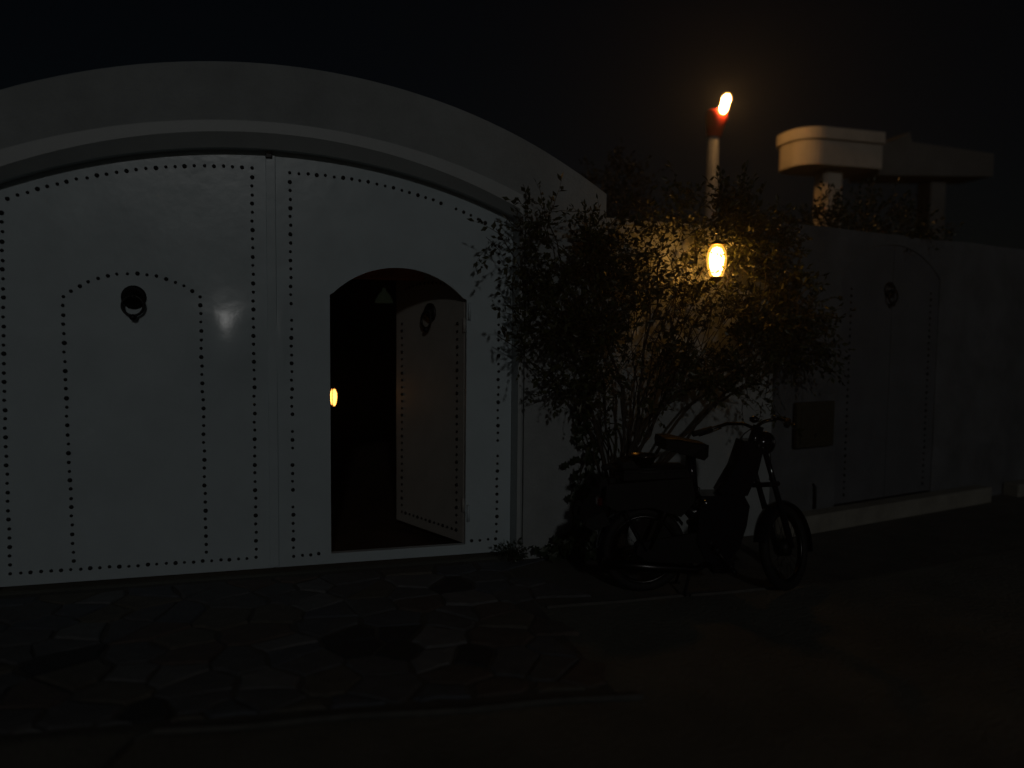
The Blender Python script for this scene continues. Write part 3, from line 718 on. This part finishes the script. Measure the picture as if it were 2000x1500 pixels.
# engine and side covers
b = MB(); b.prism([(.33, .625), (.60, .625), (.635, .56), (.62, .44), (.58, .30), (.50, .20), (.38, .20), (.31, .34)], -.10, .10); b.build("engine_cover", M["blackpaint"], mp)
b = MB()
for k in range(6): b.box(.42, .56, -.085, .085, .205-.014*k, .212-.014*k, c=.001)
b.build("cooling_fins", M["engine"], mp)
b = MB(); b.prism([(-.05, .33), (.36, .40), (.40, .28), (.36, .20), (.02, .21), (-.06, .26)], -.085, -.06); b.build("chain_case", M["engine"], mp)
b = MB(); b.tube([(.44, -.07, .22), (.30, -.11, .17), (.05, -.12, .19), (-.28, -.12, .22)], [.018, .022, .034, .030], 10); b.build("exhaust", M["chromed"], mp)
b = MB(); b.tube([(.42, -.12, .30), (.42, -.16, .30)], .02, 10); b.tube([(.42, -.14, .30), (.50, -.145, .20)], .011, 8); b.tube([(.50, -.12, .19), (.50, -.24, .19)], .018, 8); b.build("pedal", M["iron"], mp)
b = MB(); b.tube([(.42, .12, .30), (.36, .14, .38)], .011, 8); b.tube([(.36, .12, .38), (.36, .24, .38)], .018, 8); b.build("pedal", M["iron"], mp)
for sy in (-.10, .10):
    b = MB(); b.tube([(.30, sy*.7, .24), (.24, sy, .02), (.27, sy*1.25, .012)], .010, 8); b.build("stand_leg", M["iron"], mp)
# rear panels and carrier
for sy in (-1, 1):
    b = MB(); b.prism([(-.25, .70), (.26, .74), (.29, .60), (.20, .50), (.02, .56), (-.20, .54), (-.265, .58)], min(sy*.075, sy*.12), max(sy*.075, sy*.12)); b.build("side_bag", M["vinyl"], mp)
    b = MB(); b.tube([(.02, sy*.075, .29), (.10, sy*.085, .50), (.17, sy*.08, .70)], [.014, .022, .018], 8); b.build("shock_absorber", M["chromed"], mp)
b = MB()
for y in (-.09, -.03, .03, .09): b.tube([(-.20, y, .765), (.24, y, .775)], .006, 6)
for x in (-.19, -.05, .10, .23): b.tube([(x, -.1, .765), (x, .1, .765)], .006, 6)
for y in (-.10, .10): b.tube([(-.20, y, .765), (-.12, y, .50), (0, y*.9, .28)], .007, 6); b.tube([(-.20, y, .79), (.24, y, .795)], .006, 6)
b.build("carrier", M["iron"], mp)
b = MB(); b.prism([(-.15, .77), (-.16, .83), (-.10, .845), (-.05, .79), (.24, .80), (.26, .74), (-.15, .72)], -.095, .095); b.build("carrier_pad", M["vinyl"], mp)
b = MB(); b.tube([(-.14, -.04, .775), (-.24, -.06, .795)], .007, 6); b.lathe([(.0001, -.035), (.018, -.025), (.021, 0), (.018, .03), (.0001, .035)], n=12, T=Matrix.Translation((-.255, -.065, .80)) @ Matrix.Rotation(R(80), 4, 'Y')); b.build("turn_signal", M["rubber"], mp)
# seat
b = MB()
prof = [(.075, .955, .100), (.085, .985, .115), (.16, .985, .120), (.27, .960, .100), (.35, .945, .075), (.385, .930, .06), (.385, .86, .055), (.36, .835, .06), (.26, .865, .09), (.16, .895, .11), (.085, .912, .11)]
n = len(prof); vs = []
for k, sc in ((-1, .88), (-.8, 1), (.8, 1), (1, .88)):
    cx_ = .23; cz_ = .92
    for x, z, hw in prof: vs.append((cx_+(x-cx_)*sc, k*hw, cz_+(z-cz_)*sc))
fs = [tuple(range(n)), tuple(range(3*n, 4*n))]
for r_ in range(3):
    for i in range(n): fs.append((r_*n+i, r_*n+(i+1) % n, (r_+1)*n+(i+1) % n, (r_+1)*n+i))
b.add(vs, fs); b.build("seat", M["vinyl"], mp)
b = MB(); b.tube([(.30, 0, .60), (.285, 0, .87)], [.045, .03], 12); b.build("seat_post", M["blackpaint"], mp)
b = MB()
for k in range(30):
    pass
b.tube([(.295+.016*math.cos(k*.9), -.125+.016*math.sin(k*.9), .56+.0042*k) for k in range(30)], .0035, 5); b.build("spring", M["chromed"], mp)
b = MB(); b.lathe([(.0001, -.021), (.009, -.019), (.016, -.013), (.0205, -.004), (.0205, .004), (.016, .013), (.009, .019), (.0001, .021)], (.352, -.112, .585), 20); b.build("bolt", M["chrome"], mp)
# handlebar
hb = top+Vector((.045, 0, .03))
for sy in (-1, 1):
    pts_ = [hb, hb+Vector((.0, sy*.07, .035)), hb+Vector((-.015, sy*.18, .045)), hb+Vector((-.07, sy*.27, .02)), hb+Vector((-.16, sy*.31, .0))]
    b = MB(); b.tube(pts_, .011, 8, T=ST); b.build("handlebar", M["chromed"], mp)
    b = MB(); b.tube([pts_[3].lerp(pts_[4], -.1), pts_[4]+(pts_[4]-pts_[3])*.35], .018, 10, T=ST); b.build("grip", M["rubber"], mp)
    b = MB(); b.tube([pts_[2].lerp(pts_[3], .5)+Vector((.03, 0, -.01)), pts_[3]+Vector((.035, sy*.02, -.02)), pts_[4]+Vector((.04, sy*.02, -.02))], .005, 6, T=ST); b.build("brake_lever", M["chromed"], mp)
b = MB(); b.lathe([(.0001, -.05), (.05, -.03), (.068, .02), (.070, .05)], n=20, T=ST @ Matrix.Translation(top+Vector((.10, 0, -.06))) @ Matrix.Rotation(R(95), 4, 'Y')); hl = b.build("headlamp", M["blackpaint"], mp)
b = MB(); b.lathe([(.068, .048), (.074, .05), (.074, .058), (.05, .062), (.0001, .066)], n=20, T=ST @ Matrix.Translation(top+Vector((.10, 0, -.06))) @ Matrix.Rotation(R(95), 4, 'Y')); b.build("lens", M["chromed"], hl)
b = MB(); b.lathe([(.010, 0), (.028, .01), (.030, .03), (.012, .042), (.0001, .045)], (top.x+.02, 0, top.z+.065), 14); b.build("speedometer", M["chromed"], mp)
b = MB(); b.tube(bez(Vector((.70, -.03, 1.03)), Vector((.86, -.05, .98)), Vector((.76, -.04, .70)), 9), .004, 6, T=ST); b.tube(bez(Vector((.70, .03, 1.03)), Vector((.56, .05, .98)), Vector((.58, .03, .72)), 9), .004, 6); b.build("cable", M["rubber"], mp)
b = MB(); b.tube([(.70, -.02, 1.05), (.76, -.10, 1.10)], .004, 6); b.lathe([(.0001, -.012), (.02, -.006), (.025, .004), (.0001, .012)], (.77, -.11, 1.115), 12); b.build("mirror", M["chrome"], mp)
bw = thing("metal_bowl", "shallow metal bowl resting on the rear carrier of the moped", "bowl", (2.085, -.885, G+.80), R(-12))
b = MB(); b.lathe([(.035, 0), (.05, .004), (.070, .035), (.088, .062), (.094, .064), (.094, .067), (.086, .066), (.066, .036), (.045, .008), (.0001, .006)], n=32); b.build("dish", M["bowl"], bw)

# ------------------------------------------------------------------ thin scattering volume, added to make glow halos round the lamps
hz = bpy.data.materials.new("halo_haze"); hz.use_nodes = True; n_ = hz.node_tree.nodes; n_.clear()
pv = n_.new("ShaderNodeVolumePrincipled"); pv.inputs["Color"].default_value = (.95, .95, .95, 1); pv.inputs["Density"].default_value = 0.0055; pv.inputs["Anisotropy"].default_value = 0.6
ho = n_.new("ShaderNodeOutputMaterial"); hz.node_tree.links.new(pv.outputs[0], ho.inputs["Volume"])
b = MB(); b.box(-130, 130, -130, 130, -1.1, 5.2); b.build("halo_haze", hz, kind="stuff")
